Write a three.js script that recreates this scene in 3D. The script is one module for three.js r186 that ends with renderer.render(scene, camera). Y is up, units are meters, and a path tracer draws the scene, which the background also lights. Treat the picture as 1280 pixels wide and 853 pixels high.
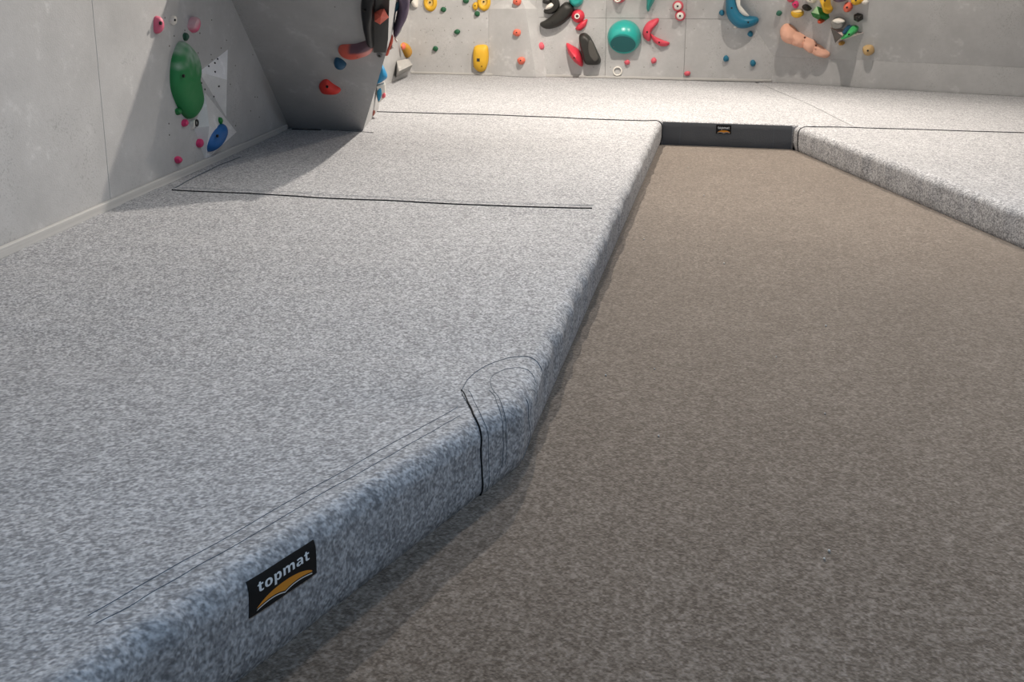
import * as THREE from 'three';
import { mergeGeometries, mergeVertices, toCreasedNormals } from 'three/addons/utils/BufferGeometryUtils.js';
import { RoundedBoxGeometry } from 'three/addons/geometries/RoundedBoxGeometry.js';

// ------------------------------------------------------------------ camera, renderer, lights
const scene = new THREE.Scene();
const F = 1250, PX = 640, PY = 250, EYE = 1.6;
const YAW = Math.atan(0.219), PITCH = Math.atan(290 / F);
const camera = new THREE.PerspectiveCamera(2 * Math.atan(603 / F) * 180 / Math.PI, 1280 / 1206, 0.05, 60);
camera.setViewOffset(1280, 1206, 0, 353, 1280, 853);
camera.position.set(0, EYE, 0);
camera.rotation.order = 'YXZ';
camera.rotation.set(-PITCH, YAW, 0);
camera.updateMatrixWorld();
scene.add(camera);

const renderer = new THREE.WebGLRenderer({ antialias: true });
renderer.toneMapping = THREE.LinearToneMapping;
renderer.toneMappingExposure = 0.95;
renderer.shadowMap.enabled = true;

const CEIL = 4.4;
// position, linear colour, candela, cone (rad), size factor, aim
const LAMPS = [
  { at: [-1.45, -10.3], aim: [-3.2, -7.5], color: [1.0, 0.9, 0.79], cd: 98, cone: 1.42, soft: 0.25, size: 3, label: 'round ceiling floodlight above the middle of the far mat' },
  { at: [1.4, -8.8], color: [1.0, 0.89, 0.77], cd: 43, cone: 0.8, soft: 0.4, size: 3, label: 'round ceiling floodlight above the seam of the right mat' },
  { at: [2.5, -4.0], color: [0.8, 0.95, 1.14], cd: 21, cone: 1.4, size: 5, label: 'unseen fill lamp added above the right mat beside the walkway' },  // unseen fill, added to brighten the near mats and their sides
  { at: [0.8, -1.0], color: [0.6, 0.95, 1.4], cd: 19, cone: 1.4, size: 6, label: 'unseen cool fill lamp added above the near end of the walkway' },  // added cool fill that tints the near end, no known fitting
  { at: [-0.85, -6.3], aim: [-0.35, -3.5], color: [1.0, 0.93, 0.85], cd: 28, cone: 1.05, soft: 0.35, size: 6, label: 'unseen fill lamp added above the long mat' },  // helper lamp put in to lift the middle of mat and walkway
  { at: [0.9, -10.6], color: [1.0, 0.9, 0.79], cd: 28, cone: 1.4, size: 2, label: 'small ceiling floodlight in the corner by the angled wall' },
];

// ------------------------------------------------------------------ helpers
const V = (x, y, z) => new THREE.Vector3(x, y, z);
let seed = 12345;
function rnd() { seed = (seed * 1664525 + 1013904223) >>> 0; return seed / 4294967296; }
const taken = {};
function numbered(n) { const k = taken[n] = (taken[n] ?? -1) + 1; return k ? n + '_' + String(k).padStart(3, '0') : n; }
function shade(o) { o.traverse(c => { if (c.isMesh) { c.castShadow = true; c.receiveShadow = true; } }); return o; }
function mesh(name, geo, material, parent) { const m = new THREE.Mesh(geo, material); m.name = name; m.castShadow = m.receiveShadow = true; parent.add(m); return m; }
function thing(name, label, category, group) {
  const g = new THREE.Group(); g.name = numbered(name); g.userData = { label, category };
  if (group) g.userData.group = group;
  scene.add(g); return g;
}
function struct(name, label, category) { const g = new THREE.Group(); g.name = name; g.userData = { kind: 'structure', label, category }; scene.add(g); return g; }

const CY = Math.cos(YAW), SY = Math.sin(YAW), CP = Math.cos(PITCH), SP = Math.sin(PITCH);
function ray(px, py) {
  const a = (px - PX) / F, b = -(py - PY) / F;
  const y = CP * b - SP, z = -SP * b - CP;
  return V(a * CY + z * SY, y, -a * SY + z * CY);
}
function project(p) { // world point to photo pixel
  const x = p.x, y = p.y - EYE, z = p.z;
  const cx = x * CY - z * SY, cz = x * SY + z * CY;
  const vy = CP * y - SP * cz, vz = SP * y + CP * cz;
  return [PX - F * cx / vz, PY + F * vy / vz];
}
function onY(px, py, h) { const d = ray(px, py), t = (h - EYE) / d.y; return V(d.x * t, h, d.z * t); }
function hitPlane(px, py, p0, n, off = 0) {
  const d = ray(px, py), c = V(0, EYE, 0);
  const t = (p0.clone().addScaledVector(n, off).sub(c).dot(n)) / d.dot(n);
  return c.addScaledVector(d, t);
}
// smooth value noise
function hash(i, j, s = 0) { let h = (i * 374761393 + j * 668265263 + s * 2147483647) | 0; h = Math.imul(h ^ (h >>> 13), 1274126177); return ((h ^ (h >>> 16)) >>> 0) / 4294967296; }
function vnoise(x, y, s = 0) {
  const i = Math.floor(x), j = Math.floor(y); let u = x - i, v = y - j; u = u * u * (3 - 2 * u); v = v * v * (3 - 2 * v);
  return (hash(i, j, s) * (1 - u) + hash(i + 1, j, s) * u) * (1 - v) + (hash(i, j + 1, s) * (1 - u) + hash(i + 1, j + 1, s) * u) * v;
}
const ss = (a, b, x) => { const t = Math.min(1, Math.max(0, (x - a) / (b - a))); return t * t * (3 - 2 * t); };

// ------------------------------------------------------------------ textures
function tileNoise(N, cell, s) { // tileable smooth noise, values 0..1
  const M = N / cell, g = new Float32Array(M * M); for (let i = 0; i < M * M; i++) g[i] = hash(i % M, (i / M) | 0, s);
  const o = new Float32Array(N * N);
  for (let y = 0; y < N; y++) { const fy = y / cell, j = Math.floor(fy); let v = fy - j; v = v * v * (3 - 2 * v); const j1 = (j + 1) % M;
    for (let x = 0; x < N; x++) { const fx = x / cell, i = Math.floor(fx); let u = fx - i; u = u * u * (3 - 2 * u); const i1 = (i + 1) % M;
      o[y * N + x] = (g[j * M + i] * (1 - u) + g[j * M + i1] * u) * (1 - v) + (g[j1 * M + i] * (1 - u) + g[j1 * M + i1] * u) * v; } }
  return o;
}
function dataTex(N, fn, srgb, metres) {
  const d = new Uint8Array(N * N * 4);
  for (let i = 0; i < N * N; i++) { const c = fn(i); d[i * 4] = c[0]; d[i * 4 + 1] = c[1]; d[i * 4 + 2] = c[2]; d[i * 4 + 3] = 255; }
  const t = new THREE.DataTexture(d, N, N); t.magFilter = THREE.LinearFilter; t.minFilter = THREE.LinearFilter; t.wrapS = t.wrapT = THREE.RepeatWrapping;
  if (srgb) t.colorSpace = THREE.SRGBColorSpace; t.repeat.set(1 / metres, 1 / metres); t.needsUpdate = true; return t;
}
const clamp = v => Math.max(0, Math.min(255, v));
const NT = 2048, TM = 3.2; // 1.6 mm per texel
const n2 = tileNoise(NT, 2, 1), n4 = tileNoise(NT, 4, 2), n4b = tileNoise(NT, 4, 3), n8 = tileNoise(NT, 8, 4), n64 = tileNoise(NT, 64, 5), n256 = tileNoise(NT, 256, 6);
function fleck(i) { return (n4[i] - 0.5) * 1.0 + (n4b[i] - 0.5) * 0.6 + (n8[i] - 0.5) * 0.5 + (n2[i] - 0.5) * 0.5; }
const fabricMap = dataTex(NT, i => {
  const f = fleck(i), w = Math.max(-1, Math.min(1, f * 1.9)), b = (n64[i] - 0.5) * 5 + (n256[i] - 0.5) * 5;
  const v = 163 + w * 38 + b; return [clamp(v - 1), clamp(v), clamp(v + 3)];
}, true, TM);
const fabricBump = dataTex(NT, i => { const v = clamp(128 + fleck(i) * 150); return [v, v, v]; }, false, TM);
const carpetMap = dataTex(NT, i => {
  const f = (n4b[i] - 0.5) * 1.1 + (n8[i] - 0.5) * 0.7 + (n2[(i * 7 + 13) % (NT * NT)] - 0.5) * 0.6, w = Math.max(-1, Math.min(1.2, f * 1.6));
  const b = (n64[i] - 0.5) * 7 + (n256[i] - 0.5) * 6, v = 85 + w * 32 + b;
  const k = n4[i] > 0.9 ? 10 : 0; return [clamp(v + 12 + k), clamp(v + 2 + k), clamp(v - 7 + k)];
}, true, TM);
const carpetBump = dataTex(NT, i => { const v = clamp(128 + ((n4b[i] - 0.5) * 1.2 + (n2[i] - 0.5)) * 120); return [v, v, v]; }, false, TM);
const NW = 1024;
const w4 = tileNoise(NW, 4, 11), w16 = tileNoise(NW, 16, 12), w64 = tileNoise(NW, 64, 13), w128 = tileNoise(NW, 128, 14), w2 = tileNoise(NW, 2, 15);
const wallMap = dataTex(NW, i => {
  let v = 180 + (w64[i] - 0.5) * 9 + (w128[i] - 0.5) * 10 + (w16[i] - 0.5) * 4 + (w2[i] - 0.5) * 5;
  const chalk = Math.max(0, w64[i] * 0.55 + w16[i] * 0.3 + w4[i] * 0.15 - 0.7) * 70; v += chalk;
  const scuff = Math.max(0, w128[i] * 0.5 + w4[i] * 0.5 - 0.78) * 120; v -= scuff;
  return [clamp(v), clamp(v), clamp(v)];
}, true, 2.1);
const wallBump = dataTex(NW, i => { const v = clamp(128 + (w2[i] - 0.5) * 120 + (w4[i] - 0.5) * 80); return [v, v, v]; }, false, 2.1);

// ------------------------------------------------------------------ materials
const std = (o) => new THREE.MeshStandardMaterial(o);
const fabric = std({ map: fabricMap, roughness: 0.85, bumpMap: fabricBump, bumpScale: 0.0015, side: THREE.DoubleSide });
const carpet = new THREE.MeshPhysicalMaterial({ map: carpetMap, roughness: 0.95, bumpMap: carpetBump, bumpScale: 0.002, sheen: 1, sheenColor: new THREE.Color(1.0, 0.9, 0.79), sheenRoughness: 1.0 });
const paint = std({ map: wallMap, roughness: 0.72, bumpMap: wallBump, bumpScale: 0.0008 });
const paintPale = std({ map: wallMap, roughness: 0.72, color: new THREE.Color(1.12, 1.1, 1.06) });
const jointDark = std({ color: 0x4a4947, roughness: 0.9 });
const thread = std({ color: 0x626b74, roughness: 0.9 });
const seamDark = std({ color: 0x15181b, roughness: 0.95 });
const plaster = std({ color: 0x9a9894, roughness: 0.9 });
const ceilingPaint = std({ color: 0x8a8884, roughness: 0.95 });
const holeGrey = std({ color: 0x6a665f, roughness: 0.8 });
const holeDark = std({ color: 0x35332f, roughness: 0.8 });
const steel = std({ color: 0x8b8d90, roughness: 0.35, metalness: 0.9 });
const boltDark = std({ color: 0x1e1d1c, roughness: 0.5, metalness: 0.4 });

// ------------------------------------------------------------------ setting: floor, ceiling, outer walls
const MAT = 0.225;
const floorG = struct('floor', 'dark brown grey flecked carpet floor of the walkway', 'floor');
{
  const g = new THREE.BoxGeometry(11.4, 0.1, 18.4); const p = g.attributes.position, uv = g.attributes.uv;
  for (let i = 0; i < p.count; i++) uv.setXY(i, p.getX(i), p.getZ(i));
  const m = mesh('carpet', g, carpet, floorG); m.position.set(1.2, -0.05, -4.6);
}
const ceilG = struct('ceiling', 'plain grey ceiling carrying the floodlights', 'ceiling');
mesh('slab', new THREE.BoxGeometry(11.4, 0.15, 18.4), ceilingPaint, ceilG).position.set(1.2, CEIL + 0.075, -4.6);

// wall frames: p0 on the base line, u along, v up the wall, n into the room
function frame(p0, u, v) { const n = u.clone().cross(v).normalize(); return { p0, u, v, n }; }
const L0 = V(-3.59, 0, -5.68), L1 = V(-4.18, 0, -12.81);
const leftDir = L0.clone().sub(L1).normalize();              // towards the camera
const leftX = z => L1.x + (z - L1.z) * (L0.x - L1.x) / (L0.z - L1.z);
const wallLeft = frame(V(leftX(-12.78), 0, -12.78), leftDir.clone().negate(), V(0, 1, 0));
wallLeft.n = V(0, 1, 0).cross(leftDir).normalize(); wallLeft.u = leftDir.clone().negate();
if (wallLeft.n.x < 0) wallLeft.n.negate();
wallLeft.u = V(0, 1, 0).cross(wallLeft.n).normalize();
const ZB = -12.78, CORNER = V(0.49, 0, ZB);
const wallBack = { p0: V(-4.18, 0, ZB), u: V(1, 0, 0), v: V(0, 1, 0), n: V(0, 0, 1) };
const rDir = V(1.07, 0, 0.37).normalize();
const wallRightKick = { p0: CORNER.clone(), u: rDir.clone(), v: V(0, 1, 0), n: rDir.clone().cross(V(0, 1, 0)).normalize() };
const KICK = 0.54, LEAN = 12.5 * Math.PI / 180;
const rv = V(0, Math.cos(LEAN), 0).addScaledVector(wallRightKick.n, Math.sin(LEAN)).normalize();
const wallRight = { p0: CORNER.clone().setY(KICK), u: rDir.clone(), v: rv, n: rDir.clone().cross(rv).normalize() };

function basis(w, origin) { return new THREE.Matrix4().makeBasis(w.u, w.v, w.n).setPosition(origin); }
// a plywood panel on a wall frame: polygon of [along, up] in metres, 18 mm thick, small chamfer
function panel(w, pts, mat, parent, gap = 0.0025, name = 'panel', thick = 0.018) {
  const c = pts.reduce((a, p) => [a[0] + p[0] / pts.length, a[1] + p[1] / pts.length], [0, 0]);
  const sh = new THREE.Shape(pts.map(p => { const dx = p[0] - c[0], dy = p[1] - c[1], l = Math.hypot(dx, dy); const k = Math.max(0, 1 - gap * 1.6 / l); return new THREE.Vector2(c[0] + dx * k, c[1] + dy * k); }));
  const g = new THREE.ExtrudeGeometry(sh, { depth: thick - 0.002, bevelEnabled: true, bevelThickness: 0.002, bevelSize: 0.0015, bevelSegments: 1 });
  g.translate(0, 0, -thick);
  const m = mesh(name, g, mat, parent); m.applyMatrix4(basis(w, w.p0)); return m;
}
const wb = struct('wall_back', 'grey painted plywood climbing wall behind the far mat', 'wall');
mesh('core', new THREE.BoxGeometry(6.4, CEIL, 0.12), jointDark, wb).position.set(-1.6, CEIL / 2, ZB - 0.085);
const toBack = px => hitPlane(px, 60, wallBack.p0, wallBack.n).x - wallBack.p0.x;
{
  const xs = [-0.05, toBack(611), toBack(670), toBack(757), toBack(856), CORNER.x - wallBack.p0.x + 0.002];
  const ys = [0.02, 0.985, 2.2, CEIL];
  for (let i = 0; i < xs.length - 1; i++) for (let j = 0; j < 3; j++) {
    if (i === 0) { if (j === 0) panel(wallBack, [[xs[0], 0.02], [xs[1], 0.02], [xs[1], 2.2], [xs[0], 2.2]], paint, wb); else if (j === 2) panel(wallBack, [[xs[0], 2.2], [xs[1], 2.2], [xs[1], CEIL], [xs[0], CEIL]], paint, wb); continue; }
    panel(wallBack, [[xs[i], ys[j]], [xs[i + 1], ys[j]], [xs[i + 1], ys[j + 1]], [xs[i], ys[j + 1]]], paint, wb);
  }
}
const wl = struct('wall_left', 'grey painted climbing wall with a large green hold beside the long mat', 'wall');
{
  const len = 17.4, m = mesh('core', new THREE.BoxGeometry(len, CEIL, 0.12), jointDark, wl);
  m.applyMatrix4(basis(wallLeft, wallLeft.p0.clone().addScaledVector(wallLeft.u, -len / 2 + 0.2).addScaledVector(wallLeft.n, -0.085).setY(CEIL / 2)));
  // u points away from the camera
  let a = 0.1; for (const w of [2.4, 2.35, 3.05, 2.44, 2.44, 2.44, 2.0]) { panel(wallLeft, [[a - w, 0.02], [a, 0.02], [a, 2.44], [a - w, 2.44]], paint, wl); panel(wallLeft, [[a - w, 2.44], [a, 2.44], [a, CEIL], [a - w, CEIL]], paint, wl); a -= w; }
}
const wr = struct('wall_right', 'grey angled climbing wall crowded with colourful holds', 'wall');
{
  const len = 5.9, m = mesh('core', new THREE.BoxGeometry(len, CEIL, 0.12), jointDark, wr);
  m.applyMatrix4(basis(wallRightKick, CORNER.clone().addScaledVector(rDir, len / 2 - 0.1).addScaledVector(wallRightKick.n, -0.085).setY(CEIL / 2)));
  for (let i = 0; i < 5; i++) {
    panel(wallRightKick, [[i * 1.18, 0.02], [i * 1.18 + 1.18, 0.02], [i * 1.18 + 1.18, KICK], [i * 1.18, KICK]], paint, wr, 0.0006);
    const a = i * 1.18, top = i ? a : -3.9 * wallRight.v.z / rDir.z;   // the first panel runs along the back wall as it leans out
    panel(wallRight, [[a, 0.001], [a + 1.18, 0.001], [a + 1.18, 3.9], [top, 3.9]], paint, wr, 0.0006);
  }
}
const ws = struct('wall_side', 'plain plastered wall beyond the right mat', 'wall');
mesh('plaster', new THREE.BoxGeometry(0.15, CEIL, 15), plaster, ws).position.set(5.98, CEIL / 2, -3.5);
const wn = struct('wall_rear', 'plain plastered wall behind the walkway', 'wall');
mesh('plaster', new THREE.BoxGeometry(9.8, CEIL, 0.15), plaster, wn).position.set(1.5, CEIL / 2, 3.9);

// ------------------------------------------------------------------ mats
// edge profile of a mat: e = distance in from the edge line, y = height
function profile(r, H = MAT) {
  const P = [[0.014, 0.0], [0.008, 0.012], [0.003, 0.035], [0.0, 0.075], [0.0, H - r]];
  for (let k = 1; k <= 9; k++) { const a = k / 9 * Math.PI / 2; P.push([r * (1 - Math.cos(a)), H - r + r * Math.sin(a)]); }
  return P;
}
// surface of a mat: row(t) gives the edge point and how far the top runs in; dir(t) points in
function matSurface({ t0, t1, nt, r, edge, dir, run, lift, crease = 0.004, creaseAlong = t => t, step = 0.04, swell = () => 1 }) {
  const pr = profile(r); let acc = 0; const q = [0];
  for (let i = 1; i < pr.length; i++) { acc += Math.hypot(pr[i][0] - pr[i - 1][0], pr[i][1] - pr[i - 1][1]); q.push(acc); }
  const Q = acc;
  function at(t, qq) {
    const E = edge(t, 0), d = dir; let e, y;
    if (qq >= Q) { e = r + (qq - Q); y = MAT; }
    else { let i = 1; while (q[i] < qq) i++; const f = (qq - q[i - 1]) / (q[i] - q[i - 1]); e = pr[i - 1][0] + (pr[i][0] - pr[i - 1][0]) * f; y = pr[i - 1][1] + (pr[i][1] - pr[i - 1][1]) * f; }
    const c = creaseAlong(t);
    const wr_ = (vnoise(c * 9, 3.3, 21) - 0.5) * 1.2 + (vnoise(c * 17, 7.7 + y * 3, 22) - 0.5) * 0.8;
    e += wr_ * crease * ss(0.015, 0.08, y) * (1 - ss(r * 0.9, r + 0.12, e) ) * 2;
    const p = edge(t, e).clone().addScaledVector(d, e); p.y = y * swell(t);
    p.y += lift(p.x, p.z) * ss(r * 0.5, r + 0.1, e);
    return p;
  }
  function normal(t, qq) { const h = 0.004, a = at(t + h, qq).sub(at(t - h, qq)), b = at(t, qq + h).sub(at(t, Math.max(0, qq - h))); const n = a.cross(b).normalize(); if (n.y - n.dot(dir) < 0) n.negate(); return n; }
  function geometry() {
    const pos = [], uv = [], idx = []; const cols = [...q];
    const L = run(t0), nTop = Math.ceil(Math.max(run(t0), run(t1), run((t0 + t1) / 2)) / step);
    for (let i = 0; i <= nt; i++) {
      const t = t0 + (t1 - t0) * i / nt, R = run(t) - r;
      const qs = [...cols]; for (let k = 1; k <= nTop; k++) { qs.push(Q + R * k / nTop); }
      for (const qq of qs) { const p = at(t, qq); pos.push(p.x, p.y, p.z); uv.push(creaseAlong(t), qq); }
      const pE = at(t, Q + R); pos.push(pE.x, 0.001, pE.z); uv.push(creaseAlong(t), Q + R + MAT); // closing side
    }
    const nc = cols.length + nTop + 1;
    for (let i = 0; i < nt; i++) for (let k = 0; k < nc - 1; k++) { const a = i * nc + k, b = a + nc; idx.push(a, b, a + 1, a + 1, b, b + 1); }
    for (const i of [0, nt]) { // end caps
      const ring = []; for (let k = 0; k < nc; k++) ring.push(i * nc + k);
      const base = pos.length / 3; for (const k of ring) { pos.push(pos[k * 3], pos[k * 3 + 1], pos[k * 3 + 2]); uv.push(pos[k * 3] + pos[k * 3 + 2], pos[k * 3 + 1]); }
      for (const k of ring) { pos.push(pos[k * 3], 0.0005, pos[k * 3 + 2]); uv.push(pos[k * 3] + pos[k * 3 + 2], 0); }
      for (let k = 0; k < nc - 1; k++) idx.push(base + k, base + k + 1, base + nc + k, base + nc + k, base + k + 1, base + nc + k + 1);
    }
    const g = new THREE.BufferGeometry(); g.setAttribute('position', new THREE.Float32BufferAttribute(pos, 3)); g.setAttribute('uv', new THREE.Float32BufferAttribute(uv, 2)); g.setIndex(idx);
    g.computeVertexNormals();
    const nn = g.attributes.normal; let up = 0; for (let i = 0; i < nn.count; i++) up += nn.getY(i);
    if (up < 0) { const ix = g.index.array; for (let i = 0; i < ix.length; i += 3) { const t = ix[i]; ix[i] = ix[i + 1]; ix[i + 1] = t; } g.computeVertexNormals(); }
    return g;
  }
  // the point of the surface seen at a pixel
  function pick(px, py, ta, tb, qa, qb) {
    let best = [0, 0], B; let A = [ta, tb, qa, qb];
    for (let pass = 0; pass < 6; pass++) {
      B = 1e9; const n = 24;
      for (let i = 0; i <= n; i++) for (let k = 0; k <= n; k++) { const t = A[0] + (A[1] - A[0]) * i / n, qq = A[2] + (A[3] - A[2]) * k / n; const s = project(at(t, qq)); const d = (s[0] - px) ** 2 + (s[1] - py) ** 2; if (d < B) { B = d; best = [t, qq]; } }
      const w = (A[1] - A[0]) / n * 1.5, h = (A[3] - A[2]) / n * 1.5; A = [Math.max(ta, best[0] - w), Math.min(tb, best[0] + w), Math.max(qa, best[1] - h), Math.min(qb, best[1] + h)];
    }
    return best;
  }
  return { at, normal, geometry, pick, Q };
}
// thread or seam lying on a mat surface: list of [t, q]
function line(name, S, pts, rad, mat, parent, lift = 0.0006, n = 60) {
  const c = new THREE.CatmullRomCurve3(pts.map(p => V(p[0], p[1], 0)), false, 'centripetal');
  const P = []; for (let i = 0; i <= n; i++) { const p = c.getPoint(i / n); P.push(S.at(p.x, p.y).addScaledVector(S.normal(p.x, p.y), lift)); }
  return mesh(name, new THREE.TubeGeometry(new THREE.CatmullRomCurve3(P), n, rad, 5), mat, parent);
}
// thin sheet lying on a mat surface between two curves of [t, q]
function sheet(name, S, A, B, nu, nv, off, mat, parent, uvFn) {
  const ca = new THREE.CatmullRomCurve3(A.map(p => V(p[0], p[1], 0)), false, 'centripetal'), cb = new THREE.CatmullRomCurve3(B.map(p => V(p[0], p[1], 0)), false, 'centripetal');
  const pos = [], uv = [], idx = [];
  for (let layer = 0; layer < 2; layer++) for (let i = 0; i <= nu; i++) { const a = ca.getPoint(i / nu), b = cb.getPoint(i / nu);
    for (let k = 0; k <= nv; k++) { const f = k / nv, p = a.clone().lerp(b, f), o = typeof off === 'function' ? off(i / nu, f) : off;
      const w = S.at(p.x, p.y).addScaledVector(S.normal(p.x, p.y), layer ? -0.004 : o); pos.push(w.x, w.y, w.z); if (uvFn) uv.push(...uvFn(i / nu, f)); else uv.push(p.x, p.y + 0.37); } }
  const W = nv + 1, N = (nu + 1) * W; const id = (l, i, k) => l * N + i * W + k;
  for (let i = 0; i < nu; i++) for (let k = 0; k < nv; k++) { idx.push(id(0, i, k), id(0, i + 1, k), id(0, i, k + 1), id(0, i, k + 1), id(0, i + 1, k), id(0, i + 1, k + 1)); }
  const rim = []; for (let k = 0; k < nv; k++) rim.push([0, k]); for (let i = 0; i < nu; i++) rim.push([i, nv]); for (let k = nv; k > 0; k--) rim.push([nu, k]); for (let i = nu; i > 0; i--) rim.push([i, 0]);
  for (let j = 0; j < rim.length; j++) { const a = rim[j], b = rim[(j + 1) % rim.length]; idx.push(id(0, ...a), id(0, ...b), id(1, ...a), id(1, ...a), id(0, ...b), id(1, ...b)); }
  const g = new THREE.BufferGeometry(); g.setAttribute('position', new THREE.Float32BufferAttribute(pos, 3)); g.setAttribute('uv', new THREE.Float32BufferAttribute(uv, 2)); g.setIndex(idx);
  const c = toCreasedNormals(g, 0.7);
  const probe = S.normal((A[0][0] + B[0][0]) / 2, (A[0][1] + B[0][1]) / 2), nn = c.attributes.normal; let s = 0; for (let i = 0; i < nn.count; i++) s += nn.getX(i) * probe.x + nn.getY(i) * probe.y + nn.getZ(i) * probe.z;
  if (s < 0) { const p = c.attributes.position, u = c.attributes.uv; for (let i = 0; i < p.count; i += 3) for (const at of [p, u, nn]) { const z = at.itemSize; for (let j = 0; j < z; j++) { const x = at.array[i * z + j]; at.array[i * z + j] = at.array[(i + 1) * z + j]; at.array[(i + 1) * z + j] = x; } }
    for (let i = 0; i < nn.array.length; i++) nn.array[i] *= -1; }
  return mesh(name, c, mat, parent);
}
// woven brand label
function labelTexture() {
  const c = document.createElement('canvas'); c.width = 640; c.height = 340; const x = c.getContext('2d');
  x.fillStyle = '#08090b'; x.fillRect(0, 0, 640, 340);
  x.fillStyle = '#e8ecef'; x.font = 'bold 132px sans-serif'; x.textAlign = 'center'; x.textBaseline = 'alphabetic';
  const w = x.measureText('topmat').width; x.save(); x.translate(320, 150); x.scale(500 / w, 1); x.fillText('topmat', 0, 0); x.restore();
  const wing = (o) => { x.beginPath(); x.moveTo(58, 300 + o); x.quadraticCurveTo(150, 205 + o, 322, 208 + o); x.quadraticCurveTo(500, 205 + o, 590, 285 + o); x.lineTo(590, 300 + o); x.quadraticCurveTo(450, 250 + o, 322, 305 + o); x.quadraticCurveTo(210, 245 + o, 58, 300 + o); x.closePath(); };
  x.fillStyle = '#e8e6e0'; wing(16); x.fill();
  x.fillStyle = '#08090b'; wing(5); x.fill();
  x.fillStyle = '#e0932c'; wing(-6); x.fill();
  const t = new THREE.CanvasTexture(c); t.colorSpace = THREE.SRGBColorSpace; t.anisotropy = 8; return t;
}
const labelMat = std({ map: labelTexture(), roughness: 0.75 });

// --- long mat on the left
const EDGE = -0.61, KZ = -2.955, TAN = 0.365;
const edgeX = z => { const d = z - KZ, s = 0.022; return EDGE - TAN * 0.5 * (d + Math.sqrt(d * d + s * s)); };
const FARZ = -9.25;
const liftLong = (x, z) => {
  let y = (vnoise(x * 0.9, z * 2.3, 31) - 0.5) * 0.012 + (vnoise(x * 1.1 + 4, z * 6.1, 32) - 0.5) * 0.006 + (vnoise(x * 5, z * 5, 33) - 0.5) * 0.003;
  y -= 0.005 * (1 - ss(0, 0.05, z - FARZ)); return y;
};
const longMat = thing('landing_mat', 'long grey flecked landing mat with a black label on its angled end', 'landing mat');
const SL = matSurface({ t0: 1.2, t1: FARZ + 0.004, nt: 760, r: 0.06, dir: V(-1, 0, 0), edge: z => V(edgeX(z), 0, z), run: z => edgeX(z) - leftX(z) - 0.004, lift: liftLong, crease: 0.006, swell: z => 1 + 0.24 * ss(-3.3, -1.9, z) });
mesh('cover', SL.geometry(), fabric, longMat);
{
  const pk = (px, py) => SL.pick(px, py, -4.2, -1.2, 0, 1.0);
  // corner patch with a dark seam and two rows of stitching
  const seam = [[601, 621], [602, 590], [601, 556], [597, 530], [587, 508], [577, 489]].map(p => pk(...p));
  const arc = [[577, 489], [584, 477], [596, 466], [614, 456], [636, 449], [655, 447], [669, 452], [676, 464]].map(p => pk(...p));
  const left = [...seam, ...arc.slice(1, 5)];
  const z2 = pk(676, 464);
  const right = [pk(657, 584), pk(661, 556), pk(666, 520), pk(671, 490), z2, pk(672, 455), arc[5], arc[4]];
  sheet('corner_patch', SL, left, right, 40, 16, 0.0035, fabric, longMat);
  line('seam', SL, seam, 0.0032, seamDark, longMat, 0.002);
  line('seam', SL, arc, 0.0014, thread, longMat, 0.0045);
  const in1 = [[609, 618], [610, 588], [609, 556], [604, 528], [594, 506], [585, 489]].map(p => pk(...p));
  const in2 = [[630, 580], [632, 556], [631, 530], [627, 508], [616, 489], [613, 476], [624, 466], [645, 461], [662, 466], [669, 480]].map(p => pk(...p));
  const in3 = [[626, 584], [628, 556], [627, 530], [622, 508], [611, 489]].map(p => pk(...p));
  const in4 = [[657, 578], [660, 552], [659, 520], [657, 500]].map(p => pk(...p));
  for (const l of [in1, in2, in3, in4]) line('stitching', SL, l, 0.0009, thread, longMat, 0.0042);
  // two rows of stitching along the shoulder of the angled end
  line('stitching', SL, [[575, 520], [520, 551], [440, 597], [330, 661], [240, 712], [120, 780]].map(p => SL.pick(...p, -3.4, 0.2, 0, 1.0)), 0.0009, thread, longMat, 0.0008, 120);
  line('stitching', SL, [[572, 509], [515, 541], [430, 589], [320, 651], [230, 702], [110, 770]].map(p => SL.pick(...p, -3.4, 0.2, 0, 1.0)), 0.0009, thread, longMat, 0.0008, 120);
  // label
  const c = [[307, 728], [391, 675], [395, 716], [311, 773]].map(p => SL.pick(...p, -3.2, -0.6, 0, 0.6));
  const mid = (a, b, f) => [a[0] + (b[0] - a[0]) * f, a[1] + (b[1] - a[1]) * f];
  sheet('brand_label', SL, [c[3], mid(c[3], c[0], 0.5), c[0]], [c[2], mid(c[2], c[1], 0.5), c[1]], 10, 16, 0.0025, labelMat, longMat, (a, b) => [b, a]).userData.label = 'black woven label with white lettering above an orange wing';
  // covering flap across the mat
  const pf = (px, py) => SL.pick(px, py, -9.0, -4.5, 0.25, 4.2);
  const near = [[740, 261], [690, 260], [600, 257], [480, 251], [400, 248], [320, 243], [250, 240], [215, 238]].map(p => pf(...p));
  const far = near.map(([t, q], i) => [-8.06 + i * 0.006, q]);
  sheet('cover_flap', SL, near, far, 60, 40, (u, v) => 0.0005 + 0.006 * ss(0, 0.1, u), fabric, longMat);
  line('seam', SL, near, 0.0042, seamDark, longMat, 0.003, 100);
  line('seam', SL, [[215, 238], [250, 219], [300, 197]].map(p => pf(...p)), 0.0032, thread, longMat, 0.005, 40);
  line('seam', SL, [[365, 162], [400, 163], [440, 165], [467, 167]].map(p => pf(...p)), 0.006, seamDark, longMat, 0.004, 40);
  line('stitching', SL, near.map(([t, q]) => [t - 0.05, q]), 0.0012, thread, longMat, 0.0062, 100);
  line('stitching', SL, near.map(([t, q]) => [t - 0.075, q]), 0.0012, thread, longMat, 0.0062, 100);
}

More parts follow.
